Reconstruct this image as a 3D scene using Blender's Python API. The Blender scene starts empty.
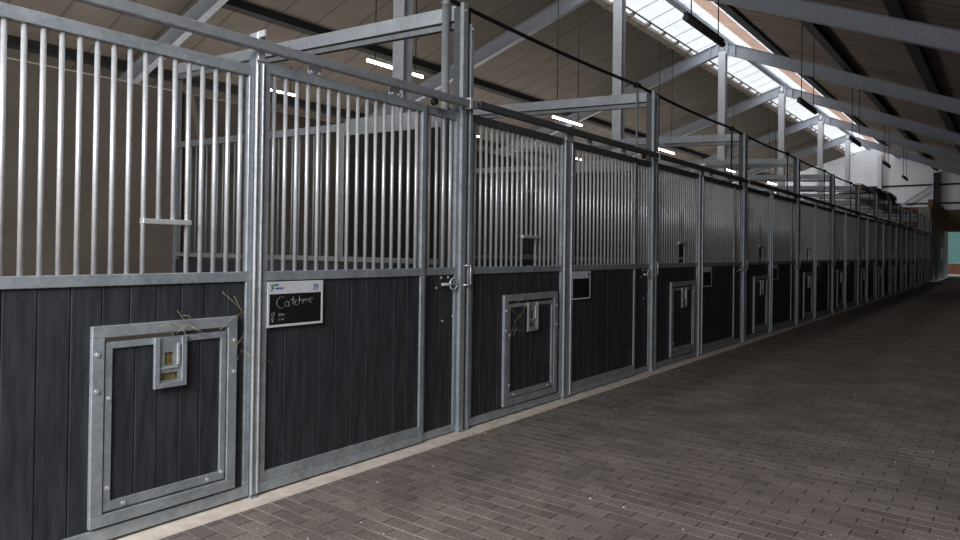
import bpy, bmesh, math, random
from mathutils import Vector, Matrix
random.seed(7)
scene = bpy.context.scene
COL = scene.collection
scene.cycles.use_denoising = True
scene.view_settings.view_transform = 'Standard'
scene.view_settings.look = 'None'
scene.view_settings.exposure = 0.16
scene.view_settings.gamma = 0.88

# ------------------------------------------------------------------ materials
def new_mat(name):
    m = bpy.data.materials.new(name); m.use_nodes = True
    nt = m.node_tree; b = nt.nodes['Principled BSDF']
    return m, nt, b
def N(nt, t, **kw):
    n = nt.nodes.new(t)
    for k, v in kw.items():
        if k in n.inputs: n.inputs[k].default_value = v
        else: setattr(n, k, v)
    return n
def ramp(nt, c0, c1, p0=0.0, p1=1.0):
    r = nt.nodes.new('ShaderNodeValToRGB')
    r.color_ramp.elements[0].color = (*c0, 1); r.color_ramp.elements[1].color = (*c1, 1)
    r.color_ramp.elements[0].position = p0; r.color_ramp.elements[1].position = p1
    return r
def noisy(name, c0, c1, scale=8, rough=0.6, metal=0.0, detail=6, stretch=(1, 1, 1), bump=0.0, spec=0.5):
    m, nt, b = new_mat(name)
    tc = N(nt, 'ShaderNodeTexCoord'); mp = N(nt, 'ShaderNodeMapping'); mp.inputs['Scale'].default_value = stretch
    nt.links.new(tc.outputs['Object'], mp.inputs[0])
    no = N(nt, 'ShaderNodeTexNoise', Scale=scale, Detail=detail)
    nt.links.new(mp.outputs[0], no.inputs['Vector'])
    r = ramp(nt, c0, c1, .3, .7)
    nt.links.new(no.outputs[0], r.inputs[0]); nt.links.new(r.outputs[0], b.inputs['Base Color'])
    b.inputs['Roughness'].default_value = rough; b.inputs['Metallic'].default_value = metal
    b.inputs['Specular IOR Level'].default_value = spec
    if bump:
        bp = N(nt, 'ShaderNodeBump', Strength=bump, Distance=.01)
        nt.links.new(no.outputs[0], bp.inputs['Height']); nt.links.new(bp.outputs[0], b.inputs['Normal'])
    return m
def galvanised(name, c0, c1, metal=.45, rough=.45):
    m, nt, b = new_mat(name)
    tc = N(nt, 'ShaderNodeTexCoord')
    vo = N(nt, 'ShaderNodeTexVoronoi', Scale=45.0)
    no = N(nt, 'ShaderNodeTexNoise', Scale=7.0, Detail=8.0)
    nt.links.new(tc.outputs['Object'], vo.inputs['Vector']); nt.links.new(tc.outputs['Object'], no.inputs['Vector'])
    sep = N(nt, 'ShaderNodeSeparateColor'); nt.links.new(vo.outputs['Color'], sep.inputs[0])
    mx = N(nt, 'ShaderNodeMix'); mx.data_type = 'FLOAT'; mx.inputs[0].default_value = .78
    nt.links.new(sep.outputs[0], mx.inputs[2]); nt.links.new(no.outputs[0], mx.inputs[3])
    r = ramp(nt, c0, c1, .25, .75)
    nt.links.new(mx.outputs[0], r.inputs[0]); nt.links.new(r.outputs[0], b.inputs['Base Color'])
    b.inputs['Metallic'].default_value = metal; b.inputs['Roughness'].default_value = rough
    return m
M = {}
M['galv'] = galvanised('galvanised_steel', (.29, .32, .345), (.47, .505, .53), .35)
M['galv_bar'] = galvanised('galvanised_bar', (.60, .61, .62), (.78, .79, .80), .45, .38)
M['galv_shaded'] = galvanised('shaded_galvanised', (.085, .09, .095), (.13, .135, .14), .2, .6)  # same galvanised steel, darkened in colour to stand for shade
M['lamp_grey'] = noisy('lamp_grey', (.07, .068, .07), (.10, .097, .10), 8, .5)
M['hay'] = noisy('hay', (.10, .075, .02), (.26, .20, .08), 60, .9)
M['galv_old'] = galvanised('weathered_galvanised', (.25, .265, .28), (.36, .38, .395), .3, .55)
M['frame'] = galvanised('portal_steel', (.33, .355, .40), (.43, .46, .51), .15, .6)
M['board'] = noisy('black_plastic_plank', (.032, .0345, .040), (.068, .072, .081), 5, .55, 0, 8, (1, 6, .6), .15, .25)
M['board_core'] = noisy('plank_backing', (.012, .012, .014), (.02, .02, .022), 6, .8)
M['black'] = noisy('black_panel', (.006, .006, .007), (.012, .012, .013), 4, .7)
M['rubber'] = noisy('black_rubber', (.01, .01, .011), (.02, .02, .021), 20, .6)
M['concrete'] = noisy('kerb_concrete', (.58, .51, .44), (.76, .69, .61), 9, .9, bump=.3)
M['stall_wall'] = noisy('stall_back_wall', (.15, .128, .108), (.205, .176, .15), 1.6, .85)
M['wall_cap'] = noisy('pale_capping', (.50, .44, .36), (.62, .55, .46), 6, .5)
M['bedding'] = noisy('bedding', (.12, .09, .05), (.28, .21, .12), 14, .95, bump=.6)
M['straw'] = noisy('dry_straw', (.42, .33, .17), (.62, .50, .28), 30, .8)
M['pale_steel'] = galvanised('pale_galvanised', (.50, .52, .56), (.62, .64, .68), .15, .55)
M['beam_steel'] = galvanised('beam_galvanised', (.42, .45, .48), (.56, .59, .62), .25, .5)
M['dark_steel'] = noisy('dark_purlin_steel', (.018, .018, .02), (.035, .034, .036), 4, .7)
M['white'] = noisy('white_board', (.62, .63, .66), (.72, .73, .76), 6, .4)
M['slate'] = noisy('chalk_board', (.008, .008, .009), (.016, .016, .017), 25, .5)
M['chalk'] = noisy('chalk', (.24, .24, .24), (.42, .42, .42), 120, .9)
M['ink_blue'] = noisy('blue_print', (.015, .06, .22), (.02, .08, .28), 20, .5)
M['ink_green'] = noisy('green_print', (.05, .25, .06), (.08, .32, .09), 20, .5)
M['beige'] = noisy('beige_kerb', (.30, .26, .23), (.42, .37, .33), 5, .8)
M['fascia'] = None
M['blanket'] = noisy('dark_blue_cloth', (.05, .065, .11), (.14, .165, .22), 5, .9, bump=.5)
M['tan'] = noisy('tan_cloth', (.32, .22, .12), (.45, .33, .2), 6, .9)
M['wood'] = noisy('brown_timber', (.24, .155, .09), (.36, .24, .15), 3, .8, stretch=(4, 4, .4))
M['grey_wall'] = noisy('pale_render', (.34, .34, .33), (.42, .42, .41), 3, .85)
M['tarmac'] = noisy('yard_pavement', (.42, .40, .37), (.55, .52, .48), 3, .95)
M['dark_wall'] = noisy('dark_boarding', (.045, .042, .04), (.07, .065, .06), 3, .9)

def seam_mat(name, base0, base1, axis, pitch, width, dark=.55, scale=1.2, rough=.8, emit=None, fine=0):
    """sheet material with thin darker joints every `pitch` metres along an axis"""
    m, nt, b = new_mat(name)
    tc = N(nt, 'ShaderNodeTexCoord'); sp = N(nt, 'ShaderNodeSeparateXYZ')
    nt.links.new(tc.outputs['Object'], sp.inputs[0])
    no = N(nt, 'ShaderNodeTexNoise', Scale=scale, Detail=6.0); nt.links.new(tc.outputs['Object'], no.inputs['Vector'])
    r = ramp(nt, base0, base1, .3, .7); nt.links.new(no.outputs[0], r.inputs[0])
    def joint(p, w):
        d = N(nt, 'ShaderNodeMath', operation='DIVIDE'); nt.links.new(sp.outputs[axis], d.inputs[0]); d.inputs[1].default_value = p
        fr = N(nt, 'ShaderNodeMath', operation='FRACT'); nt.links.new(d.outputs[0], fr.inputs[0])
        lt = N(nt, 'ShaderNodeMath', operation='LESS_THAN'); nt.links.new(fr.outputs[0], lt.inputs[0]); lt.inputs[1].default_value = w / p
        return lt
    cur = r
    outc = r.outputs[0]
    for p, w, k in [(pitch, width, dark)] + ([(fine, fine * .3, .90)] if fine else []):
        lt = joint(p, w)
        mx = N(nt, 'ShaderNodeMix'); mx.data_type = 'RGBA'; mx.blend_type = 'MULTIPLY'
        nt.links.new(lt.outputs[0], mx.inputs[0]); nt.links.new(outc, mx.inputs[6]); mx.inputs[7].default_value = (k, k, k, 1)
        outc = mx.outputs[2]
    nt.links.new(outc, b.inputs['Base Color'])
    b.inputs['Roughness'].default_value = rough
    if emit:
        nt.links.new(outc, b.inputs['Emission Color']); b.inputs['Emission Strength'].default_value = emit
    return m
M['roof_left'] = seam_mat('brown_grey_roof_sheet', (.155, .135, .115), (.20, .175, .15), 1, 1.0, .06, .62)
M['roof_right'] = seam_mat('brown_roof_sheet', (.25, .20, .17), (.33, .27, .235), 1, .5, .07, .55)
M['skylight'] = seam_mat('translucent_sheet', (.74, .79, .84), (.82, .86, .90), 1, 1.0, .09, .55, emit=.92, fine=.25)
M['fascia'] = seam_mat('pinkish_glowing_sheet', (.42, .29, .24), (.50, .36, .30), 1, 2.0, .04, .6, emit=.8)  # own emission added to brighten the strip, which stays dark otherwise
M['cladding'] = seam_mat('pale_cladding', (.68, .70, .74), (.76, .78, .82), 2, 1.0, .02, .8)
M['teal'] = seam_mat('teal_cladding', (.20, .40, .38), (.24, .45, .43), 2, .5, .03, .8)

def brick_mat(name, ca, cb, mortar, bw, rh, ms, axes, rough=.85, bump=.4, big=None):
    m, nt, b = new_mat(name)
    tc = N(nt, 'ShaderNodeTexCoord'); sp = N(nt, 'ShaderNodeSeparateXYZ'); cb_ = N(nt, 'ShaderNodeCombineXYZ')
    nt.links.new(tc.outputs['Object'], sp.inputs[0])
    nt.links.new(sp.outputs[axes[0]], cb_.inputs[0]); nt.links.new(sp.outputs[axes[1]], cb_.inputs[1])
    br = N(nt, 'ShaderNodeTexBrick'); nt.links.new(cb_.outputs[0], br.inputs['Vector'])
    br.inputs['Color1'].default_value = (*ca, 1); br.inputs['Color2'].default_value = (*cb, 1)
    br.inputs['Mortar'].default_value = (*mortar, 1)
    br.inputs['Scale'].default_value = 1.0; br.inputs['Mortar Size'].default_value = ms
    br.inputs['Brick Width'].default_value = bw; br.inputs['Row Height'].default_value = rh
    br.inputs['Mortar Smooth'].default_value = .3
    no = N(nt, 'ShaderNodeTexNoise', Scale=2.2, Detail=9.0, Roughness=.7); nt.links.new(tc.outputs['Object'], no.inputs['Vector'])
    r = ramp(nt, (.66, .64, .62), (1.25, 1.22, 1.18), .3, .72); nt.links.new(no.outputs[0], r.inputs[0])
    no2 = N(nt, 'ShaderNodeTexNoise', Scale=60.0, Detail=4.0); nt.links.new(tc.outputs['Object'], no2.inputs['Vector'])
    r2 = ramp(nt, (.75, .75, .75), (1.25, 1.25, 1.25), .3, .7); nt.links.new(no2.outputs[0], r2.inputs[0])
    mx = N(nt, 'ShaderNodeMix'); mx.data_type = 'RGBA'; mx.blend_type = 'MULTIPLY'; mx.inputs[0].default_value = 1
    base = br.outputs['Color']
    if big:
        dv = N(nt, 'ShaderNodeMath', operation='DIVIDE'); nt.links.new(sp.outputs[axes[1]], dv.inputs[0]); dv.inputs[1].default_value = rh
        ad0 = N(nt, 'ShaderNodeMath', operation='ADD'); nt.links.new(dv.outputs[0], ad0.inputs[0]); ad0.inputs[1].default_value = .05
        fr = N(nt, 'ShaderNodeMath', operation='FRACT'); nt.links.new(ad0.outputs[0], fr.inputs[0])
        lt = N(nt, 'ShaderNodeMath', operation='LESS_THAN'); nt.links.new(fr.outputs[0], lt.inputs[0]); lt.inputs[1].default_value = .10
        n3 = N(nt, 'ShaderNodeTexNoise', Scale=1.3, Detail=5.0); nt.links.new(tc.outputs['Object'], n3.inputs['Vector'])
        r3 = ramp(nt, (.25, .25, .25), (1, 1, 1), .35, .65); nt.links.new(n3.outputs[0], r3.inputs[0])
        mm = N(nt, 'ShaderNodeMath', operation='MULTIPLY'); nt.links.new(lt.outputs[0], mm.inputs[0]); nt.links.new(r3.outputs[0], mm.inputs[1])
        m0 = N(nt, 'ShaderNodeMix'); m0.data_type = 'RGBA'; nt.links.new(mm.outputs[0], m0.inputs[0])
        nt.links.new(base, m0.inputs[6]); m0.inputs[7].default_value = (*big, 1); base = m0.outputs[2]
    nt.links.new(base, mx.inputs[6]); nt.links.new(r.outputs[0], mx.inputs[7])
    mx2 = N(nt, 'ShaderNodeMix'); mx2.data_type = 'RGBA'; mx2.blend_type = 'MULTIPLY'; mx2.inputs[0].default_value = 1
    nt.links.new(mx.outputs[2], mx2.inputs[6]); nt.links.new(r2.outputs[0], mx2.inputs[7])
    nt.links.new(mx2.outputs[2], b.inputs['Base Color'])
    inv = N(nt, 'ShaderNodeMath', operation='SUBTRACT'); inv.inputs[0].default_value = 1.0
    nt.links.new(br.outputs['Fac'], inv.inputs[1])
    ad = N(nt, 'ShaderNodeMath', operation='ADD'); nt.links.new(inv.outputs[0], ad.inputs[0])
    ml = N(nt, 'ShaderNodeMath', operation='MULTIPLY'); nt.links.new(no2.outputs[0], ml.inputs[0]); ml.inputs[1].default_value = .5
    nt.links.new(ml.outputs[0], ad.inputs[1])
    bp = N(nt, 'ShaderNodeBump', Strength=bump, Distance=.006)
    nt.links.new(ad.outputs[0], bp.inputs['Height']); nt.links.new(bp.outputs[0], b.inputs['Normal'])
    b.inputs['Roughness'].default_value = rough
    return m
M['pavers'] = brick_mat('grey_brown_pavers', (.205, .178, .164), (.28, .245, .226), (.07, .06, .055), .21, .098, .004, (0, 1), .72, .5, (.50, .45, .41))
M['brick'] = brick_mat('red_brick', (.20, .075, .05), (.28, .11, .07), (.25, .2, .17), .22, .075, .01, (0, 2))
def glow_mat(name, col, s):
    m, nt, b = new_mat(name)
    no = N(nt, 'ShaderNodeTexNoise', Scale=3.0); r = ramp(nt, tuple(c * .97 for c in col), col)
    nt.links.new(no.outputs[0], r.inputs[0]); nt.links.new(r.outputs[0], b.inputs['Emission Color'])
    b.inputs['Emission Strength'].default_value = s; b.inputs['Base Color'].default_value = (.9, .9, .9, 1)
    return m
M['tube'] = glow_mat('lit_tube', (1.0, .90, .74), 14)

# ------------------------------------------------------------------ mesh helpers
class MB:
    def __init__(s): s.bm = bmesh.new()
    def box(s, x0, x1, y0, y1, z0, z1, bev=0.0):
        vs = [s.bm.verts.new((x, y, z)) for x in (x0, x1) for y in (y0, y1) for z in (z0, z1)]
        idx = [(0, 1, 3, 2), (4, 6, 7, 5), (0, 4, 5, 1), (2, 3, 7, 6), (0, 2, 6, 4), (1, 5, 7, 3)]
        fs = [s.bm.faces.new([vs[i] for i in f]) for f in idx]
        if bev:
            es = list({e for f in fs for e in f.edges})
            bmesh.ops.bevel(s.bm, geom=es, offset=bev, segments=1, affect='EDGES', profile=.5)
        return s
    def hexa(s, pts):
        """8 points: 4 of one end ring then 4 of the other"""
        vs = [s.bm.verts.new(p) for p in pts]
        for f in [(0, 1, 2, 3), (7, 6, 5, 4), (0, 4, 5, 1), (1, 5, 6, 2), (2, 6, 7, 3), (3, 7, 4, 0)]:
            s.bm.faces.new([vs[i] for i in f])
        return s
    def slope(s, x0, x1, y0, y1, za0, za1, zb0, zb1):
        """bar running in x: z range za at x0, zb at x1"""
        return s.hexa([(x0, y0, za0), (x0, y1, za0), (x0, y1, za1), (x0, y0, za1),
                       (x1, y0, zb0), (x1, y1, zb0), (x1, y1, zb1), (x1, y0, zb1)])
    def cyl(s, a, b, r, n=10, cap=True):
        a, b = Vector(a), Vector(b); d = (b - a).normalized()
        u = d.cross(Vector((0, 0, 1)) if abs(d.z) < .9 else Vector((1, 0, 0))).normalized(); v = d.cross(u)
        R0 = [s.bm.verts.new(a + (u * math.cos(t) + v * math.sin(t)) * r) for t in [2 * math.pi * i / n for i in range(n)]]
        R1 = [s.bm.verts.new(b + (u * math.cos(t) + v * math.sin(t)) * r) for t in [2 * math.pi * i / n for i in range(n)]]
        for i in range(n):
            f = s.bm.faces.new([R0[i], R0[(i + 1) % n], R1[(i + 1) % n], R1[i]]); f.smooth = True
        if cap:
            s.bm.faces.new(R0[::-1]); s.bm.faces.new(R1)
        return s
    def path(s, pts, r, n=6):
        """one continuous tube through the points"""
        pts = [Vector(p) for p in pts]; rings = []
        for i, p in enumerate(pts):
            d = (pts[min(i + 1, len(pts) - 1)] - pts[max(i - 1, 0)]).normalized()
            u = d.cross(Vector((0, 0, 1)) if abs(d.z) < .9 else Vector((1, 0, 0))).normalized(); v = d.cross(u)
            rings.append([s.bm.verts.new(p + (u * math.cos(t) + v * math.sin(t)) * r) for t in [2 * math.pi * k / n for k in range(n)]])
        for A, B in zip(rings, rings[1:]):
            for k in range(n):
                f = s.bm.faces.new([A[k], A[(k + 1) % n], B[(k + 1) % n], B[k]]); f.smooth = True
        s.bm.faces.new(rings[0][::-1]); s.bm.faces.new(rings[-1])
        return s
    def torus(s, c, R, r, axis='X', n=18, m=6):
        c = Vector(c); rings = []
        for i in range(n):
            t = 2 * math.pi * i / n
            ring = []
            for j in range(m):
                q = 2 * math.pi * j / m
                rr = R + r * math.cos(q)
                p = Vector((r * math.sin(q), rr * math.cos(t), rr * math.sin(t)))
                ring.append(s.bm.verts.new(c + p))
            rings.append(ring)
        for i in range(n):
            A, B = rings[i], rings[(i + 1) % n]
            for j in range(m):
                f = s.bm.faces.new([A[j], A[(j + 1) % m], B[(j + 1) % m], B[j]]); f.smooth = True
        return s
    def build(s, name, mat, parent=None, loc=(0, 0, 0)):
        bmesh.ops.recalc_face_normals(s.bm, faces=s.bm.faces)
        me = bpy.data.meshes.new(name); s.bm.to_mesh(me); s.bm.free()
        me.materials.append(mat)
        o = bpy.data.objects.new(name, me); COL.objects.link(o); o.location = loc
        if parent: o.parent = parent
        return o
def tag(o, label=None, cat=None, group=None, kind=None):
    if label: o['label'] = label
    if cat: o['category'] = cat
    if group: o['group'] = group
    if kind: o['kind'] = kind
    return o
def thing(name, loc, label, cat, group=None):
    o = bpy.data.objects.new(name, None); o.empty_display_size = .1
    COL.objects.link(o); o.location = loc
    return tag(o, label, cat, group, 'thing')
def struct(name, mb, mat, label=None):
    o = mb.build(name, mat); tag(o, label, None, None, 'structure'); return o
CYL = {}
def bar(name, parent, x, y, z0, z1, r, mat, n=10):
    """a round bar; bars of equal length share one mesh"""
    key = (name, round(z1 - z0, 3), r, mat.name, n)
    if key not in CYL:
        o = MB().cyl((0, 0, 0), (0, 0, z1 - z0), r, n).build(name, mat, parent, (x, y, z0)); CYL[key] = o
        return o
    o = CYL[key].copy(); COL.objects.link(o); o.parent = parent; o.location = (x, y, z0)
    return o
def planks(mb, x0, x1, y0, y1, z0, z1, w=.128, skip=None):
    """upright tongue-and-groove planks with chamfered joints"""
    n = max(1, round((y1 - y0) / w)); w = (y1 - y0) / n
    for i in range(n):
        a, b = y0 + i * w + .0012, y0 + (i + 1) * w - .0012
        mb.box(x0, x1 + random.uniform(-.0015, .0015), a, b, z0, z1, .0035)
    return mb

BOLT = []
def bolt(parent, x, y, z):
    if not BOLT: BOLT.append(MB().cyl((0, 0, 0), (.008, 0, 0), .010, 8).build('bolt', M['galv_bar'], parent, (x, y, z))); return BOLT[0]
    o = BOLT[0].copy(); COL.objects.link(o); o.parent = parent; o.location = (x, y, z); return o
ORD = ['first', 'second', 'third', 'fourth', 'fifth', 'sixth', 'seventh', 'eighth', 'ninth', 'tenth', 'eleventh', 'twelfth', 'thirteenth']
def where(k):
    return 'of the stall with the chalked board' if k < 0 else 'of the %s stall past the chalked board' % ORD[k]

# ------------------------------------------------------------------ layout
POST = {-1: .65, 0: 4.095, 1: 7.64, 2: 11.12, 3: 14.55, 4: 17.95, 5: 21.35, 6: 24.55, 7: 27.70, 8: 30.85, 9: 34.0, 10: 37.0, 11: 40.0, 12: 42.9}
LAST = 12
XB = -4.37           # face of the stall back wall
ZR0, ZR1 = 1.205, 1.26   # middle rail
T = .05              # thickness of the stall fronts

def dims(k):
    a, b = POST[k], POST[k + 1]; S = b - a
    if k == -1:
        return dict(a=.725, hs0=1.382, hs1=2.128, sp0=2.218, sp1=2.270, d0=2.274, d1=3.632, b=4.018, zt=2.35, ztd=2.385)
    q = lambda f: a + S * f
    return dict(a=a + .068, hs0=q(.147), hs1=q(.385), sp0=q(.413), sp1=q(.452), d0=q(.453), d1=q(.858), b=b - .078, zt=2.40, ztd=2.395)

def framed_panel(root, y0, y1, zt, zb, bars_step, k, bot=.07, stile=.05, feed=None, x0=-.025, x1=.025, bar_first=None, mat='galv', hole=None, boards_label=None):
    """steel frame with black planks below the middle rail and round bars above it; y relative to root"""
    f = MB(); e = .003
    f.box(x0, x1, y0, y1, zb, zb + bot, e)                       # bottom rail
    f.box(x0, x1, y0, y1, ZR0, ZR1, e)                           # middle rail
    f.box(x0, x1, y0, y0 + stile, zb + bot, ZR0, e); f.box(x0, x1, y1 - stile, y1, zb + bot, ZR0, e)
    f.box(x0, x1, y0, y0 + stile, ZR1, zt, e); f.box(x0, x1, y1 - stile, y1, ZR1, zt, e)
    f.build('frame', M[mat], root)
    MB().box(x0, x1, y0, y1, zt, zt + .06, e).build('top_rail', M['galv' if k < 0 else 'galv_shaded'], root)  # past the first stall the dim aisle is put into the rail colour
    xb0, xb1 = x0 + .008, x1 - .014
    p = MB()
    ys, ye = y0 + stile, y1 - stile
    zl, zh = zb + bot, ZR0
    if hole:
        h0, h1, z0, z1 = hole
        planks(p, xb0, xb1, ys, h0, zl, zh); planks(p, xb0, xb1, h1, ye, zl, zh)
        planks(p, xb0, xb1, h0, h1, z1, zh)
        if z0 > zl + .01: planks(p, xb0, xb1, h0, h1, zl, z0)
    else:
        planks(p, xb0, xb1, ys, ye, zl, zh)
    p.build('plank_infill', M['board'], root)
    n = max(2, round((ye - ys) / bars_step)) 
    step = (ye - ys) / n; r = .0125; xm = (x0 + x1) / 2
    fy = None
    pos = [ys + step * (i + .5) for i in range(n)]
    short = []
    if feed:
        c = (feed[0] + feed[1]) / 2
        inside = sorted(pos, key=lambda v: abs(v - c))[:2]
        lo, hi = min(inside), max(inside); short = inside
        MB().box(xm - .012, xm + .03, lo - step - .012, hi + step + .012, 1.505, 1.53, .002).build('feed_opening_rail', M['galv_bar'], root)
    if k <= 2:
        for v in pos:
            bar('bar', root, xm, v, 1.53 if v in short else ZR1, zt, r, M['galv_bar'])
    else:
        g = MB()
        for v in pos: g.cyl((xm, v, 1.53 if v in short else ZR1), (xm, v, zt), r, 6, False)
        g.build('bar_grille', M['galv_bar'], root)

def hatch_panel(k, D):
    o = D['a']; y1 = D['sp0'] - D['a']
    root = thing('hatch_panel', (0, o, 0), 'fixed barred panel with feed hatch ' + where(k), 'stall panel', 'feed hatch panels along the stall row')
    h0, h1 = D['hs0'] - o, D['hs1'] - o
    zb, zt_ = .085, 1.02
    c = h0 + (h1 - h0) * (.468 if k < 0 else .50)
    framed_panel(root, 0, y1, D['zt'], .012, .0742, k, bot=.062, stile=.035, feed=(c - .1, c + .1), hole=(h0 + .05, h1 - .05, zb + .05, zt_ - .05))
    # hatch surround
    s = MB(); w = .056; X0, X1 = .002, .036
    s.box(X0, X1, h0, h1, zt_ - w, zt_, .003); s.box(X0, X1, h0, h1, zb, zb + w, .003)
    s.box(X0, X1, h0, h0 + w, zb + w, zt_ - w, .003); s.box(X0, X1, h1 - w, h1, zb + w, zt_ - w, .003)
    sur = s.build('hatch_frame', M['galv'], root)
    if k < 3:
        for yy in (h0 + .022, h1 - .018):
            for zz in (.89, .72): bolt(sur, X1, yy, zz)
    # hatch door
    a0, a1, z0, z1 = h0 + w + .006, h1 - w - .006, zb + w + .010, zt_ - w - .022
    dr = MB(); w2 = .032; A0, A1 = .004, .030
    dr.box(A0, A1, a0, a1, z1 - w2, z1, .002); dr.box(A0, A1, a0, a1, z0, z0 + w2 + .012, .002)
    dr.box(A0, A1, a0, a0 + w2, z0 + w2 + .012, z1 - w2, .002); dr.box(A0, A1, a1 - w2, a1, z0 + w2 + .012, z1 - w2, .002)
    hd = dr.build('hatch_door', M['galv'], root)
    ip = MB(); planks(ip, -.012, .016, a0 + w2, a1 - w2, z0 + w2 + .012, z1 - w2, .118); ip.build('plank_infill', M['board'], hd)
    # latch plate with two openings
    l0, l1 = c - .084, c + .084
    if k < 0: l0, l1 = 1.668 - o, 1.834 - o
    lz0, lz1 = .69, z1
    lp = MB(); x0, x1 = .031, .037; m_ = (l0 + l1) / 2
    H = [(l0 + .055, l0 + .098, .80, .865), (l0 + .036, l0 + .125, .727, .763)]      # openings
    zs = [lz0, .727, .763, .80, .865, lz1]
    lp.box(x0, x1, l0, l1, zs[0], zs[1]); lp.box(x0, x1, l0, l1, zs[2], zs[3]); lp.box(x0, x1, l0, l1, zs[4], zs[5])
    lp.box(x0, x1, l0, H[1][0], zs[1], zs[2]); lp.box(x0, x1, H[1][1], l1, zs[1], zs[2])
    lp.box(x0, x1, l0, H[0][0], zs[3], zs[4]); lp.box(x0, x1, H[0][1], l1, zs[3], zs[4])
    lp.box(x1, x1 + .012, l0, l0 + .026, lz0, lz1, .002); lp.box(x1, x1 + .012, l1 - .026, l1, lz0, lz1, .002)
    lp.box(x1, x1 + .012, l0 + .026, l1 - .026, lz0, lz0 + .026, .002)
    lpo = lp.build('latch_plate', M['galv'], hd)
    MB().box(x1, x1 + .006, l0 + .04, l1 - .045, .785, .792).box(x1, x1 + .010, l1 - .048, l1 - .038, .80, .905).build('latch_tongue', M['galv_bar'], lpo)
    MB().box(.0295, .0308, l0 + .01, l1 - .01, .72, .87).build('hay_behind_opening', M['hay'], lpo)
    if k < 2:
        for (yy, zz) in ((a0 + .016, .68), (a0 + .016, .26), (a0 + .09, z0 + .02), (a1 - .1, z0 + .02), (a1 - .02, z0 + .04)):
            bolt(hd, A1, yy, zz)
    return root

def narrow_panel(k, D):
    y1 = D['b'] - D['d1'] - .006
    root = thing('latch_panel', (0, D['d1'] + .006, 0), 'narrow barred panel with ring latch ' + where(k), 'stall panel', 'narrow latch panels along the stall row')
    framed_panel(root, 0, y1, D['ztd'] + .002, .008, .078, k, bot=.055, stile=.03, x0=-.035, x1=.012)
    lt = MB(); ly, lz = y1 - .055, 1.135
    lt.torus((.024, ly, lz), .042, .008).build('latch_ring', M['galv_bar'], root)
    MB().cyl((.022, ly - .13, lz), (.022, ly + .05, lz), .011, 8).build('latch_bolt', M['galv_bar'], root)
    for yy, zz in () if k > 2 else ((ly - .12, 1.185), (ly - .04, 1.187), (ly - .17, 1.11), (ly - .10, .86), (ly + .02, .885)):
        bolt(root, 0, yy, zz)
    return root

def sliding_door(k, D):
    o = D['d0']; y1 = D['d1'] - o
    root = thing('sliding_door', (.010, o, 0), 'sliding barred door hung from a track ' + where(k), 'stall door', 'sliding stall doors along the aisle')
    framed_panel(root, 0, y1, D['ztd'], .012, .079, k, bot=.06, stile=.042, x0=-.025, x1=.022)
    MB().box(-.02, .020, .043, y1 - .043, .0725, .128, .003).build('kick_rail', M['galv'], root)
    top = D['ztd'] + .06
    for yy in (.36, y1 - .32):
        hg = MB().box(.0, .012, yy - .05, yy + .05, top, top + .10, .002).build('roller_hanger', M['galv_bar'], root)
        MB().cyl((.0121, yy - .03, top + .012), (.034, yy - .03, top + .012), .011, 8).build('hanger_bolt', M['galv_bar'], hg)
        MB().cyl((.0121, yy + .03, top + .012), (.034, yy + .03, top + .012), .011, 8).build('hanger_bolt', M['galv_bar'], hg)
    return root

def slim_post(k, D):
    root = thing('door_post', (0, (D['sp0'] + D['sp1']) / 2, 0), 'slim galvanised post before the sliding door ' + where(k), 'post', 'slim posts along the stall row')
    w = (D['sp1'] - D['sp0']) / 2 - .003
    MB().box(-.04, .034, -w, w, .006, 2.60, .003).build('shaft', M['galv'], root)
    for sg in (-1, 1):
        MB().box(.0341, .044, min(sg * w, sg * (w - .009)), max(sg * w, sg * (w - .009)), .02, 2.43, .001).build('edge_lip', M['galv_bar'], root)
    MB().box(-.05, .05, -w - .0, w + .0, 0, .006).build('base_plate', M['galv'], root)
    MB().box(.034, .0475, -w, w, 2.44, 2.60, .002).build('track_bracket', M['galv_bar'], root)
    MB().box(.048, .105, -w, -w + .012, 2.565, 2.60).build('bracket_lug', M['galv_bar'], root)
    return root

def tall_post(k):
    lab = 'tall twin-profile post closing the stall with the chalked name board' if k == 0 else 'tall twin-profile post closing the %s stall beyond the chalked name board' % ORD[k - 1]
    root = thing('stall_post', (0, POST[k], 0), lab, 'post', 'tall posts along the stall row')
    MB().box(-.06, .004, -.072, .062, .008, 3.27, .002).build('web', M['galv_shaded'], root)  # shade of the groove between the flanges put into the colour
    MB().box(.004, .040, -.072, -.012, .008, 3.30, .003).build('flange', M['galv'], root)
    MB().box(.004, .040, .024, .062, .008, 3.16 if k == 0 else 3.26, .003).build('flange', M['galv'], root)
    MB().box(-.07, .05, -.074, .064, 0, .008).build('base_plate', M['galv'], root)
    st = MB(); Z0, Z1 = 1.125, 1.275
    st.path([(.044, -.035, Z0), (.062, .012, Z0), (.062, .026, Z0 + .005), (.062, .028, Z1 - .01), (.062, .022, Z1), (.062, -.005, Z1), (.044, -.02, Z1)], .007, 6)
    st.build('latch_keeper', M['galv_bar'], root)
    bolt(root, .04, -.045, 3.24); bolt(root, .04, .042, 3.12)
    return root

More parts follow.
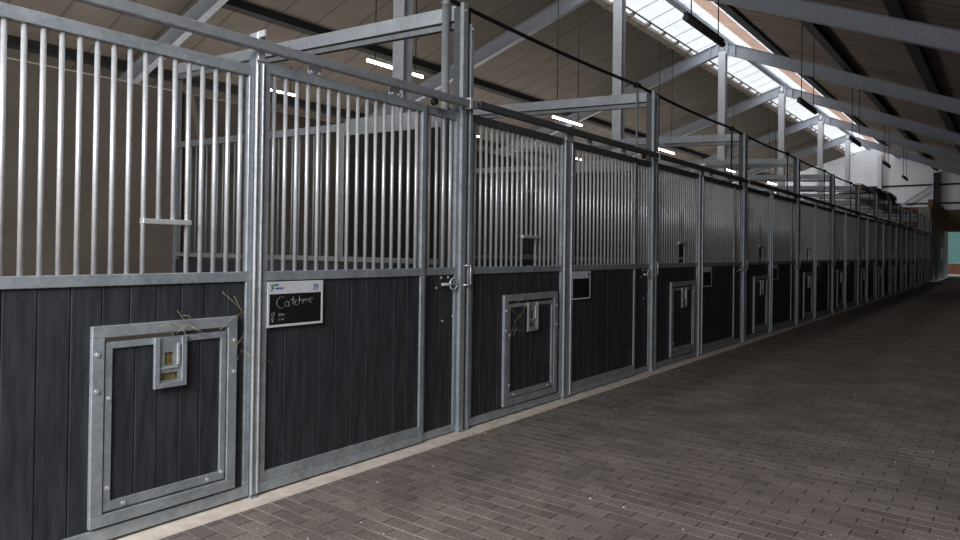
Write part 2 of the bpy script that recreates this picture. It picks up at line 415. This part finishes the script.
def track(k):
    y0 = 1.19 if k < 0 else POST[k] + .07
    y1 = POST[k + 1] + .045
    lab = 'horizontal sliding-door track above the doors ' + where(k)
    root = thing('door_track', (.055, y0, 2.485 if k < 0 else 2.50), lab, 'rail', 'door tracks above the stall row')
    L = y1 - y0
    MB().box(0, .046, 0, L, .0, .058, .006).build('track_rail', M['galv_old' if k < 0 else 'galv_shaded'], root)  # farther tracks coloured darker for the dim aisle
    c = MB()
    for yy in ((L - .10),): c.box(-.006, .052, yy, yy + .03, -.01, .075, .002)
    c.build('clamp', M['galv_bar'], root)
    MB().cyl((.022, -.025, .03), (.022, 0, .03), .018, 8).build('end_stop', M['galv_bar'] if k < 0 else M['rubber'], root)
    MB().cyl((.006, L - .48, -.026), (.04, L - .48, -.026), .024, 12).build('buffer', M['rubber'], root)
    return root

def overhead_beam(k):
    lab = 'crosswise steel beam overhead at the end ' + where(k - 1)
    y = POST[k]; sl = .05
    root = thing('overhead_beam', (0, y, 3.14), lab, 'beam', 'crosswise beams above the stall partitions')
    xa, xb = -.065, XB + .01
    za = .045; zb = za + sl * (xa - xb) ; 
    MB().slope(xa, xb, -.045, .03, za, za + .112, zb, zb + .112).build('channel', M['beam_steel'], root)
    n = 4; 
    for i in range(2):
        u0 = xa + (xb - xa) * (i / 2) - (.0 if i == 0 else .05); u1 = xa + (xb - xa) * ((i + 1) / 2) + .05
        z = lambda u: sl * (xa - u)
        MB().slope(u0, u1, -.03, .02, z(u0) - .012, z(u0) + .030, z(u1) - .012, z(u1) + .030).build('rail', M['galv_old'], root)
    for f in (.5, .985):
        u = xa + (xb - xa) * f; z = sl * (xa - u)
        MB().box(u - .035, u + .035, -.05, -.0451, z - .02, z + .10).build('clip', M['galv'], root)
    return root

def partition(k):
    y = POST[k]
    lab = 'cross partition with black panels at the end ' + where(k - 1)
    root = thing('cross_partition', (0, y, 0), lab, 'partition', 'cross partitions between the stalls')
    xa, xb = -.075, XB + .012; xm = -1.38
    g = MB(); planks_x = MB()
    n = 30; w = (xa - xb) / n
    for i in range(n): planks_x.box(xb + i * w + .001, xb + (i + 1) * w - .001, -.02, .02, .012, 1.245, .003)
    planks_x.build('plank_infill', M['board'], root)
    sl = .03
    fr = MB()
    fr.box(xb, xa, -.025, .025, 1.275, 1.32, .002)
    z = lambda u: 2.41 + sl * (xa - u)
    fr.slope(xa, xb, -.025, .025, z(xa), z(xa) + .07, z(xb), z(xb) + .07)
    fr.box(xm - .06, xm, -.024, .024, 1.32, z(xm), .002)
    fr.box(xb, xb + .06, -.03, .03, 0.0, 3.33, .002); fr.box(xa - .05, xa, -.024, .024, 1.245, z(xa), .002)
    fr.build('frame', M['galv_old'], root)
    MB().slope(xa - .02, xm + .02, -.032, -.0255, z(xa) - .045, z(xa) + .10, z(xm) - .045, z(xm) + .10).build('cover_rail', M['galv_old'], root)
    MB().box(xm, xa - .05, -.012, .012, 1.32, z(xa) - .0, .0).build('black_panel', M['black'], root)
    MB().hexa([(-4.12, -.02, 3.22), (-4.03, -.02, 3.22), (-4.03, .0, 3.22), (-4.12, .0, 3.22),
               (-3.85, -.02, z(-3.8) + .07), (-3.76, -.02, z(-3.8) + .07), (-3.76, .0, z(-3.8) + .07), (-3.85, .0, z(-3.8) + .07)]).build('brace', M['stall_wall'], root)
    nb = 26; st = (xm - .06 - xb - .06) / nb
    if k <= 2:
        for i in range(nb):
            u = xb + .06 + st * (i + .5); bar('bar', root, u, 0, 1.32, round(z(u) + .01, 2), .011, M['galv_old'], 8)
    else:
        for i in range(nb):
            u = xb + .06 + st * (i + .5); g.cyl((u, 0, 1.32), (u, 0, z(u)), .011, 5, False)
        g.build('bar_grille', M['galv_old'], root)
    return root

def text_mesh(txt, size, name, mat, parent, loc, squash=1.0):
    cu = bpy.data.curves.new(name, 'FONT'); cu.body = txt; cu.size = size; cu.extrude = .0006
    ob = bpy.data.objects.new('tmp', cu); COL.objects.link(ob)
    dg = bpy.context.evaluated_depsgraph_get(); dg.update()
    me = bpy.data.meshes.new_from_object(ob.evaluated_get(dg)); bpy.data.objects.remove(ob)
    R = Matrix(((0, 0, 1, 0), (1, 0, 0, 0), (0, 1, 0, 0), (0, 0, 0, 1)))       # text x -> +Y, y -> +Z
    me.transform(Matrix.Scale(squash, 4, (1, 0, 0))); me.transform(R); me.materials.clear(); me.materials.append(mat)
    o = bpy.data.objects.new(name, me); COL.objects.link(o); o.parent = parent; o.location = loc
    return o

def stroke(mb, pts, r=.0026):
    mb.path([(0, p[0], p[1]) for p in pts], r, 5)

def name_board(k, D):
    w, h = (.395, .262) if k < 0 else (.36, .275)
    y = D['d0'] + (.038 if k < 0 else .012); z = .938 if k < 0 else .925
    lab = 'framed slate name board numbered 39 with chalk lettering' if k < 0 else 'blank slate name board ' + where(k)
    root = thing('name_board', (.0335, y, z), lab, 'sign', None if k < 0 else 'blank name boards along the stall row')
    f = MB(); t = .014; hh = .072
    f.box(0, .006, 0, w, h - hh, h, .001); f.box(0, .006, 0, w, 0, t, .001)
    f.box(0, .006, 0, t, t, h - hh, .001); f.box(0, .006, w - t, w, t, h - hh, .001)
    f.build('board_frame', M['white'], root)
    MB().box(0, .004, t, w - t, t, h - hh).build('slate', M['slate'], root)
    if k < 0:
        text_mesh('39', .052, 'number_print', M['ink_blue'], root, (.0068, .315, .206), .82)
        p = MB()
        for i, (yy, zz, ww) in enumerate(((.048, .238, .026), (.052, .217, .052))):
            q = yy
            while q < yy + ww:
                p.box(.006, .0066, q, q + .006, zz, zz + .011); q += .009
        p.build('small_print', M['ink_blue'], root)
        lf = MB()
        for (a, b) in (((.022, .208), (.030, .250)), ((.026, .228), (.014, .246)), ((.027, .233), (.044, .244)), ((.025, .222), (.040, .224))):
            stroke(lf, [(a[0], a[1]), ((a[0] + b[0]) / 2 + .002, (a[1] + b[1]) / 2), b], .003)
        lf.build('leaf_print', M['ink_green'], root, (.0062, 0, 0))
        c = MB()
        # C a t c h m e, in a loose hand rising to the end of the board
        def L_(y0, z0, s, *paths):
            for q in paths: stroke(c, [(.004 + (y0 + a * s) * .93, z0 + .012 + b * s * .9) for a, b in q], .0016)
        arc = lambda cx, cz, r, a0, a1, n=9, ry=1.0: [(cx + r * math.cos(math.radians(a0 + (a1 - a0) * i / n)), cz + ry * r * math.sin(math.radians(a0 + (a1 - a0) * i / n))) for i in range(n + 1)]
        L_(.068, .100, .07, arc(.45, .45, .52, 50, 300, 12, 1.0))
        L_(.122, .103, .04, arc(.4, .4, .4, 0, 360, 12), [(.8, .8), (.8, .1), (1.0, 0)])
        L_(.168, .106, .045, [(.4, 1.3), (.35, .2), (.6, .05)], [(0, .85), (.85, .95)])
        L_(.197, .110, .036, arc(.5, .4, .45, 60, 300, 9))
        L_(.227, .113, .044, [(.1, 1.25), (.1, 0)], [(.1, .45), (.45, .75), (.65, .5), (.65, 0)])
        L_(.264, .118, .034, [(.0, .8), (.05, 0)], [(.05, .55), (.4, .8), (.55, .1)], [(.55, .5), (.95, .8), (1.1, .1)])
        L_(.308, .120, .036, [(.05, .4), (.8, .5)], arc(.45, .42, .42, 10, 300, 9))
        L_(.026, .050, .024, arc(.4, .5, .42, 0, 360, 10), [(.7, .8), (1.0, 1.2)])
        L_(.078, .050, .020, arc(.4, .4, .4, 20, 340, 8), [(1.0, .8), (1.3, 0)], [(1.3, .8), (1.0, 0)], [(1.6, .7), (1.9, 0), (2.2, .7)])
        L_(.026, .022, .022, arc(.4, .75, .36, 0, 360, 10), [(.4, .4), (.4, -.2)], [(.1, .1), (.7, .1)])
        L_(.078, .024, .018, [(.1, .0), (.3, .8), (.6, 0)], [(1.0, .7), (1.3, 0), (1.7, .7)], [(2.0, .8), (2.0, 0)])
        c.build('chalk_lettering', M['chalk'], root, (.0045, 0, 0))
    else:
        p = MB()
        p.box(.006, .0066, w - .05, w - .02, h - .055, h - .02).build('number_patch', M['ink_blue'], root)
    return root

for k in range(-1, LAST):
    D = dims(k)
    hatch_panel(k, D); slim_post(k, D); sliding_door(k, D); narrow_panel(k, D); track(k); name_board(k, D)
for k in range(0, LAST + 1):
    tall_post(k); overhead_beam(k)
    if k <= 8: partition(k)

# round pole beside the first tall post, water pipe with drop pipes
t = thing('standing_pole', (-.125, 4.005, 0), 'round steel pole standing inside the stall with the chalked name board', 'pole')
MB().cyl((0, 0, .006), (0, 0, 3.30), .032, 14).build('shaft', M['galv_old'], t)
MB().box(-.042, .042, -.06, .042, 0, .006).build('base_plate', M['galv_old'], t)
MB().cyl((0, 0, 3.30), (0, 0, 3.335), .035, 14).build('pole_cap', M['galv_old'], t)
wp = thing('water_pipe', (-.16, 0, 3.36), 'black water pipe strung along the tops of the tall posts', 'pipe')
pts = []
for k in range(-1, LAST):
    a, b = POST[k], POST[k + 1]
    for i in range(8):
        f = i / 8; pts.append((0, a + (b - a) * f - .12,   .02 - .025 * math.sin(math.pi * f)))
pts.append((0, POST[LAST] - .12, .02))
MB().path(pts, .017, 6).build('main_pipe', M['rubber'], wp)
for k in range(1, LAST + 1):
    y = POST[k] - .12
    MB().cyl((0, y, .005), (0, y, -1.75), .011, 6).build('drop_pipe', M['galv_old'] if k < 2 else M['rubber'], wp)
    MB().box(-.03, .03, y - .05, y + .05, -.01, .045, .006).build('pipe_joint', M['rubber'], wp)

# ------------------------------------------------------------------ floor, kerb, back wall
Y_END = 55.0
struct('floor', MB().box(.17, 7.0, -8, Y_END + .2, -.12, 0), M['pavers'], 'grey brown block paving of the aisle')
struct('floor.001', MB().box(-17.5, -.16, -8, Y_END + .2, -.12, -.004), M['bedding'], 'strewn floor inside the stalls')
struct('trim_1', MB().box(-.16, .17, -8, POST[LAST] + 3, -.12, .0, .004), M['concrete'], 'pale concrete kerb under the stall fronts')
struct('wall_back', MB().box(XB - .10, XB, -4, 44, -.004, 3.20), M['stall_wall'], 'smooth brown grey back wall of the stalls')
struct('trim_2', MB().box(XB - .11, XB + .006, -4, 44, 3.20, 3.214), M['wall_cap'], 'pale capping strip on the stall back wall')

# ------------------------------------------------------------------ roof
XR, ZRG = -4.6, 8.75; SL, SR = .31, .425
XE_L, XE_R = -17.0, 6.9
def zl(x): return ZRG - SL * (XR - x)
def zr(x): return ZRG - SR * (x - XR)
GAP = .21; Y0R, Y1R = -8.0, Y_END
XK = -5.80
c1 = MB(); c1.hexa([(XE_L, Y0R, zl(XE_L) + GAP), (XE_L, Y1R, zl(XE_L) + GAP), (XE_L, Y1R, zl(XE_L) + GAP + .06), (XE_L, Y0R, zl(XE_L) + GAP + .06),
                    (XK, Y0R, zl(XK) + GAP), (XK, Y1R, zl(XK) + GAP), (XK, Y1R, zl(XK) + GAP + .06), (XK, Y0R, zl(XK) + GAP + .06)])
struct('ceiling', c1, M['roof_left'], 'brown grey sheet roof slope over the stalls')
XD = -2.7
c2 = MB(); c2.hexa([(XD, Y0R, zr(XD) + GAP), (XD, Y1R, zr(XD) + GAP), (XD, Y1R, zr(XD) + GAP + .06), (XD, Y0R, zr(XD) + GAP + .06),
                    (XE_R, Y0R, zr(XE_R) + GAP), (XE_R, Y1R, zr(XE_R) + GAP), (XE_R, Y1R, zr(XE_R) + GAP + .06), (XE_R, Y0R, zr(XE_R) + GAP + .06)])
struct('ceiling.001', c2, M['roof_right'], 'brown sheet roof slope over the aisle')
def strip(name, xa, xb, zf, mat, th=.03, off=GAP, label=None):
    m = MB(); m.hexa([(xa, Y0R, zf(xa) + off), (xa, Y1R, zf(xa) + off), (xa, Y1R, zf(xa) + off + th), (xa, Y0R, zf(xa) + off + th),
                      (xb, Y0R, zf(xb) + off), (xb, Y1R, zf(xb) + off), (xb, Y1R, zf(xb) + off + th), (xb, Y0R, zf(xb) + off + th)])
    return struct(name, m, mat, label)
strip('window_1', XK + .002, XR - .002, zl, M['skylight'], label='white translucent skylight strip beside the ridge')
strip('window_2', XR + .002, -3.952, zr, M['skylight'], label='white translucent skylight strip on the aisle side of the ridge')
strip('pinkish_strip', -3.948, -3.302, zr, M['fascia'], .03, label='pinkish glowing strip between the white skylight strips')
strip('window_3', -3.298, -3.072, zr, M['skylight'], label='thin white skylight strip below the pinkish strip')
strip('trim_4', -3.068, -2.72, zr, M['dark_steel'], .12, GAP - .09, label='dark flashing below the skylight')

# kerb with rail and brackets along the lower skylight edge
kb = thing('skylight_kerb', (XK, 0, zl(XK) + GAP), 'beige kerb with bracketed rail along the lower skylight edge', 'kerb')
MB().box(-.19, .04, Y0R + .1, Y1R - .1, -.13, -.004, .01).build('kerb_board', M['beige'], kb)
MB().cyl((.27, Y0R + .1, -.06), (.27, Y1R - .1, -.06), .024, 6).build('rail', M['dark_steel'], kb)
proto = None
y = 9.6
while y < 54:
    if proto is None:
        proto = MB().hexa([(-.17, -.05, -.19), (-.17, .05, -.19), (-.15, .05, -.132), (-.15, -.05, -.132), (.235, -.05, -.12), (.235, .05, -.12), (.25, .05, -.03), (.25, -.05, -.03)]).build('bracket', M['beige'], kb, (0, y, 0))
    else:
        b_ = proto.copy(); COL.objects.link(b_); b_.parent = kb; b_.location = (0, y, 0)
    y += 1.15
# purlins and ridge beam, lying on the rafters
def purlin(x, zf, sgn, label, w=.16, name='purlin'):
    z = zf(x)
    t = thing(name, (x, 0, z + .006), label, 'purlin', 'purlins under the roof')
    s = (SL if sgn < 0 else -SR)
    m = MB()
    pts = []
    for yy in (Y0R + .05, Y1R - .32):
        pts += [(-w / 2, yy, -s * w / 2 + .01), (w / 2, yy, s * w / 2 + .01), (w / 2, yy, s * w / 2 + .19), (-w / 2, yy, -s * w / 2 + .19)]
    m.hexa(pts); m.build('web', M['dark_steel'], t)
    m = MB(); pts = []
    w2 = w + .02
    for yy in (Y0R + .05, Y1R - .32):
        pts += [(-w2 / 2, yy, -s * w2 / 2), (w2 / 2, yy, s * w2 / 2), (w2 / 2, yy, s * w2 / 2 + .0095), (-w2 / 2, yy, -s * w2 / 2 + .0095)]
    m.hexa(pts); m.build('flange', M['dark_steel'], t)
purlin(-10.75, zl, -1, 'dark purlin under the sheet roof over the stalls, nearer the skylight')
purlin(-14.2, zl, -1, 'dark purlin under the sheet roof over the stalls, lower down the slope')
purlin(-.65, zr, 1, 'dark purlin under the roof slope over the aisle, nearer the skylight', .26)
purlin(1.55, zr, 1, 'dark purlin under the roof slope over the aisle, lower one', .26)
rb = thing('ridge_beam', (XR, 0, ZRG + .004), 'grey steel beam running along the roof ridge between skylights', 'beam')
MB().box(-.06, .06, Y0R + .05, Y1R - .05, .05, .19, .01).build('beam_web', M['frame'], rb)
MB().box(-.10, .10, Y0R + .05, Y1R - .05, .036, .05).build('beam_flange', M['frame'], rb)

# portal frames
FY = [8.065, 15.91, 23.84, 31.6, 39.3, 46.8]
for i, y in enumerate(FY):
    lab = ('steel portal frame whose ridge post rises beyond the stall with the chalked name board' if i == 0 else
           'steel portal frame with ridge post, %s one beyond the standing round pole' % ORD[i])
    t = thing('portal_frame', (XR, y, 0), lab, 'frame', 'steel portal frames carrying the roof')
    cm = MB(); w = .105
    cm.box(-w - .02, w + .02, -w, -w + .014, -.004, ZRG - .36); cm.box(-w - .02, w + .02, w - .014, w, -.004, ZRG - .36)
    cm.box(-.012, .012, -w + .014, w - .014, -.004, ZRG - .36)
    cm.build('ridge_post', M['pale_steel'], t)
    MB().cyl((0, 0, ZRG - .36), (0, 0, ZRG - .05), .075, 10).build('post_head', M['pale_steel'], t)
    for sgn, xe, sl in ((-1, XE_L + .15, SL), (1, XE_R - .15, SR)):
        L = (xe - XR); r = MB(); D_ = .42; f = .085
        X0 = .02 * sgn
        zt = lambda x: ZRG - sl * abs(x)
        r.slope(X0, L, -f, f, zt(X0) - .014, zt(X0), zt(L) - .014, zt(L))
        r.slope(X0, L, -f, f, zt(X0) - D_, zt(X0) - D_ + .014, zt(L) - D_, zt(L) - D_ + .014)
        r.slope(X0, L, -.008, .008, zt(X0) - D_ + .014, zt(X0) - .014, zt(L) - D_ + .014, zt(L) - .014)
        r.build('rafter', M['frame'], t)
        for u in (sgn * .42, sgn * .16):
            MB().slope(u, u + sgn * .02, -.08, .08, zt(u) - D_ + .016, zt(u) - .016, zt(u) - D_ + .016, zt(u) - .016).build('stiffener', M['galv'], t)

# hanging lamps
def lamp(x, y, z, ztop, lit, label, group, L=1.52):
    t = thing('hanging_lamp', (x, y, z), label, 'lamp', group)
    rt = .026 if lit else .055
    MB().box(-.04, .04, -L / 2, L / 2, .0, .04, .01).build('housing', M['lamp_grey'] if not lit else M['galv_old'], t)
    MB().cyl((0, -L / 2 + .01, -rt), (0, L / 2 - .01, -rt), rt, 12).build('tube', M['tube'] if lit else M['lamp_grey'], t)
    for yy in (-L * .36, L * .36):
        MB().cyl((0, yy, .04), (0, yy, ztop - z), .011, 5).build('wire', M['dark_steel'], t)
for i, y in enumerate((9.37, 15.85, 22.4, 29.1, 35.7)):
    lamp(-6.06, y, 4.9, zl(-6.06) + GAP, True, 'lit tube lamp over the stall back wall, %s along from the chalked board' % ORD[i], 'lit lamps over the stall row')
for i, y in enumerate((11.2, 19.7, 27.6)):
    lamp(-12.6, y, 5.70, zl(-12.6) + GAP, True, 'small lit lamp seen through bars beyond the back wall, %s of its row' % ORD[i], 'lit lamps beyond the back wall')
for i, y in enumerate((12.1, 19.9, 27.1, 34.7, 41.3)):
    lamp(-1.0, y, 5.42, zr(-1.0) + GAP, False, 'unlit dark lamp hanging on wires over the aisle edge, %s along the row' % ORD[i], 'unlit lamps over the aisle edge', 1.9)

# ------------------------------------------------------------------ end of the hall
def gable():
    m = MB(); y0, y1 = Y_END, Y_END + .18
    def quad(xa, xb, zb, fa, fb):
        m.hexa([(xa, y0, zb), (xa, y1, zb), (xa, y1, fa), (xa, y0, fa), (xb, y0, zb), (xb, y1, zb), (xb, y1, fb), (xb, y0, fb)])
    quad(XE_L, XR, -.1, zl(XE_L) + GAP, ZRG + GAP); quad(XR, 0.02, -.1, ZRG + GAP, zr(.02) + GAP)
    quad(.02, 4.6, 2.97, zr(.02) + GAP, zr(4.6) + GAP); quad(4.6, XE_R, -.1, zr(4.6) + GAP, zr(XE_R) + GAP)
    return m
struct('wall_end', gable(), M['cladding'], 'pale clad gable wall closing the hall')
gf = thing('gable_frame', (XR, Y_END, 0), 'steel posts, rails and brace against the pale gable wall', 'frame')
for x, w, mt in ((-3.95 - XR, .13, 'pale_steel'), (-.62 - XR, .17, 'dark_steel')):
    MB().box(x - w, x + w, -.26, -.06, 0, zr(x + XR) - .12, .004).build('gable_post', M[mt], gf)
for z in (6.10, 4.84):
    MB().box(-8.0, 6.0, -.058, -.004, z, z + .12).build('rail', M['dark_steel'], gf)
MB().hexa([(1.85, -.32, 4.62), (1.85, -.27, 4.62), (1.85, -.27, 4.80), (1.85, -.32, 4.80), (3.80, -.32, 6.02), (3.80, -.27, 6.02), (3.80, -.27, 6.20), (3.80, -.32, 6.20)]).build('brace', M['frame'], gf)
# tack-room block after the last stall
YB = 45.5
struct('wall_brick', MB().box(-4.2, -.80, YB, YB + .25, 0, 4.12), M['brick'], 'red brick wall behind the last stall')
struct('column_1', MB().box(-.795, -.20, YB - .06, YB + .25, 0, 4.12, .01), M['grey_wall'], 'pale grey pier at the corner of the brick block')
YS0, YS1 = YB + .255, Y_END - .40
wl = MB(); wl.box(-.35, -.13, YS0, 47.45, 0, 2.55); wl.box(-.35, -.13, 49.0, YS1, 0, 2.55); wl.box(-.35, -.13, 47.45, 49.0, 2.3, 2.55)
struct('wall_side', wl, M['grey_wall'], 'pale rendered side wall of the block at the aisle end')
struct('wall_timber', MB().box(-.36, -.125, YS0, YS1, 2.555, 4.55), M['wood'], 'brown timber upper part of the block at the aisle end')
d1 = struct('door_1', MB().box(-.18, -.132, 47.46, 48.99, .01, 2.29), M['black'], 'dark doorway in the pale side wall')
MB().cyl((-.132, 48.8, 1.05), (-.08, 48.8, 1.05), .02, 8).build('door_handle', M['galv_bar'], d1)
nt_ = thing('notice_board', (-.129, 52.0, 1.2), 'small white notice on the pale side wall before the gate', 'sign')
MB().box(0, .02, -.75, .75, 0, .68, .004).build('panel', M['white'], nt_)
MB().box(.0201, .026, -.78, .78, .62, .70, .004).build('panel_frame', M['galv_old'], nt_)
struct('beam_lintel', MB().box(-.12, 4.6, Y_END - 2.0, Y_END - .005, 2.99, 4.35, .01), M['wood'], 'dark timber boxing above the end gateway')
# things lying over the beams
for k_, lab in ((6, 'grey board laid over the beams under the tan roll'), (7, 'grey board laid over the beams under the longer dark blue roll'), (8, 'grey board laid over the beams under the shorter dark blue roll')):
    yy = POST[k_ + 1] - POST[k_]
    dk = thing('storage_board', (-.70, POST[k_], 3.362), lab, 'board', 'boards laid over the beams')
    MB().box(-.40, .40, .02 - .07, yy - .07, .0, .03, .004).build('deck', M['galv_old'], dk)
    MB().box(.36, .40, -.05, yy - .07, .0301, .06, .004).build('edge_strip', M['galv'], dk)
def bundle(name, y, x, z, L, r, mat, label, group):
    t = thing(name, (x, y, z), label, 'bundle', group)
    m = MB(); n = 14; rings = []; seed = random.random() * 9
    for i in range(n + 1):
        f = i / n; yy = (f - .5) * L
        rr = r * (.55 + .45 * math.sin(math.pi * min(max(f, .06), .94)) ** .35)
        ring = []
        for j in range(14):
            a = 2 * math.pi * j / 14
            q = rr * (1 + .10 * math.sin(3 * a + f * 7 + seed) + .07 * math.sin(5 * a - f * 12 + seed))
            ring.append(m.bm.verts.new((q * math.cos(a) * 1.15, yy, max(0.0, r * .88 + q * math.sin(a)))))
        rings.append(ring)
    for A, B in zip(rings, rings[1:]):
        for j in range(14):
            f_ = m.bm.faces.new([A[j], A[(j + 1) % 14], B[(j + 1) % 14], B[j]]); f_.smooth = True
    m.bm.faces.new(rings[0][::-1]); m.bm.faces.new(rings[-1])
    m.build('rolled_cloth', mat, t)
    for yy in (-L * .25, L * .25):
        s_ = MB(); pts = [(1.15 * (r * 1.1) * math.cos(a), yy, max(.012, r * .88 + r * 1.1 * math.sin(a))) for a in [2 * math.pi * i / 16 for i in range(17)]]
        s_.path(pts, .012, 5).build('strap', M['dark_steel'], t)
bundle('blanket_roll', 29.3, -.72, 3.393, 2.5, .26, M['blanket'], 'longer dark blue blanket roll on a board over the stall beams', 'rolls on the overhead boards')
bundle('blanket_roll', 32.1, -.72, 3.393, 1.7, .29, M['blanket'], 'shorter dark blue blanket roll on a board over the stall beams', 'rolls on the overhead boards')
bundle('cloth_roll', 26.2, -.72, 3.393, 1.1, .2, M['tan'], 'tan cloth roll on a board over the stall beams', 'rolls on the overhead boards')

# ------------------------------------------------------------------ outside and other walls
struct('ground', MB().box(-40, 40, Y_END + .21, 110, -.14, -.02), M['tarmac'], 'pale yard paving outside the gateway')
struct('ground.001', MB().box(-40, 40, -40, -8.01, -.14, -.02), M['tarmac'], 'yard paving outside')
yw = thing('yard_wall', (2, 63, -.02), 'low red brick wall in the yard beyond the gateway', 'wall')
MB().box(-8, 8, 0, .24, 0, .80).build('brickwork', M['brick'], yw)
MB().box(-8, 8, -.03, .27, .80, .86, .01).build('coping', M['grey_wall'], yw)
tb = thing('teal_building', (2, 68, -.02), 'teal clad building in the yard seen through the gateway', 'building')
MB().box(-14, 14, 0, 6, 0, 7).build('wall_cladding', M['teal'], tb)
MB().box(-14.2, 14.2, -.2, 6.2, 7, 7.3).build('roof_edge', M['dark_steel'], tb)
struct('wall_right', MB().box(XE_R, XE_R + .15, 3.5, Y_END, -.12, zr(XE_R) + GAP), M['dark_wall'], 'dark boarded wall of the hall')
struct('wall_left', MB().box(XE_L - .15, XE_L, -8, Y_END, -.12, 2.6), M['stall_wall'], 'outer wall beyond the stalls')

# ------------------------------------------------------------------ straw
def straw(name, loc, n, spread, seed, label, size=.1, flat=True):
    rnd = random.Random(seed); m = MB()
    for i in range(n):
        p = Vector((rnd.uniform(-.5, .5) * spread[0], rnd.uniform(-.5, .5) * spread[1], rnd.uniform(0, 1) * spread[2]))
        a = rnd.uniform(0, 6.28); d = Vector((math.cos(a) * .15 if not flat else math.cos(a), math.sin(a), rnd.uniform(-.9, .9) if not flat else 0)).normalized() * size * rnd.uniform(.5, 1.2)
        mid = p + d * .5 + Vector((0, 0, rnd.uniform(-.1, .25) * size))
        m.path([p, mid, p + d], .0011, 4)
    o = m.build(name, M['straw'], None, loc); tag(o, label, 'straw', None, 'stuff')
straw('straw_wisps', (.06, 1.81, .985), 9, (.006, .10, .02), 3, 'straw wisps caught on top of the first feed hatch', .1, False)
straw('straw_wisps', (.06, 2.165, .80), 8, (.006, .03, .25), 5, 'straw wisps beside the first feed hatch', .16, False)
D0 = dims(0)
straw('straw_wisps', (.066, D0['hs0'] + .14, .72), 10, (.006, .1, .22), 8, 'straw wisps hanging on the second feed hatch', .17, False)
straw('straw_wisps', (.19, 4.15, .004), 16, (.03, .35, .004), 9, 'loose straw on the kerb at the first tall post', .13)
straw('straw_wisps', (.19, 7.3, .004), 14, (.03, .5, .004), 19, 'loose straw on the kerb at the second tall post', .13)
rnd = random.Random(4); m = MB()
for i in range(70):
    x = rnd.uniform(.25, 3.2); y = rnd.uniform(1.6, 9); r = rnd.uniform(.002, .005)
    m.box(x - r, x + r * 1.6, y - r, y + r * 1.2, .0005, .005, .001)
tag(m.build('litter_specks', M['white']), 'pale specks scattered on the aisle paving', 'litter', None, 'stuff')

# ------------------------------------------------------------------ light
w = bpy.data.worlds.new('overcast'); scene.world = w; w.use_nodes = True
bg = w.node_tree.nodes['Background']; bg.inputs[0].default_value = (.80, .88, 1.0, 1); bg.inputs[1].default_value = .38
def area(name, loc, target, sx, sy, power, col):
    l = bpy.data.lights.new(name, 'AREA'); l.shape = 'RECTANGLE'; l.size = sx; l.size_y = sy; l.energy = power; l.color = col
    o = bpy.data.objects.new(name, l); COL.objects.link(o); o.location = loc
    o.rotation_euler = (Vector(target) - Vector(loc)).to_track_quat('-Z', 'Y').to_euler()
    return o
area('daylight_doorway', (1.9, -2.4, 3.6), (.5, 3.0, .3), 3.2, 2.2, 400, (.97, .98, 1.0))
area('roof_fill_back_aisle', (-11.5, 22, 2.6), (-10.4, 22, 8.0), 50, 3.5, 900, (1.0, .96, .91))  # unseen fill added behind the back wall to brighten the roof
area('daylight_skylight', (XR, 26, ZRG + .0), (XR + .2, 26, 0), 52, 1.6, 440, (.95, .98, 1.0))
area('gable_fill', (-13.5, 49, 4.2), (-4.0, 55, 6.2), 2.5, 2.0, 420, (.95, .97, 1.0))  # unseen fill added to brighten the gable wall; no window there

sl = bpy.data.lights.new('hazy_sun', 'SUN'); sl.energy = 1.3; sl.angle = .3; sl.color = (1.0, .96, .9)
so = bpy.data.objects.new('hazy_sun', sl); COL.objects.link(so); so.location = (0, 60, 30)
so.rotation_euler = Vector((.1, .5, -1)).to_track_quat('-Z', 'Y').to_euler()
# ------------------------------------------------------------------ camera
f, yaw, roll, sy, d, pitch, h = 681.7, .6622, .0131, -26.15, 3.3634, .0082, 1.4
s, c = math.sin(yaw), math.cos(yaw)
R = Vector((c, s, 0)); F = Vector((-s, c, 0)); U = Vector((0, 0, 1))
F2 = F * math.cos(pitch) + U * math.sin(pitch); U2 = U * math.cos(pitch) - F * math.sin(pitch)
R3 = R * math.cos(roll) + U2 * math.sin(roll); U3 = U2 * math.cos(roll) - R * math.sin(roll)
cd = bpy.data.cameras.new('camera'); cam = bpy.data.objects.new('camera', cd); COL.objects.link(cam)
cd.sensor_fit = 'HORIZONTAL'; cd.sensor_width = 36; cd.lens = f / 960 * 36; cd.shift_y = sy / 960
cd.clip_start = .05; cd.clip_end = 300
mw = Matrix((R3, U3, -F2)).transposed().to_4x4(); mw.translation = Vector((d, 0, h))
cam.matrix_world = mw
scene.camera = cam
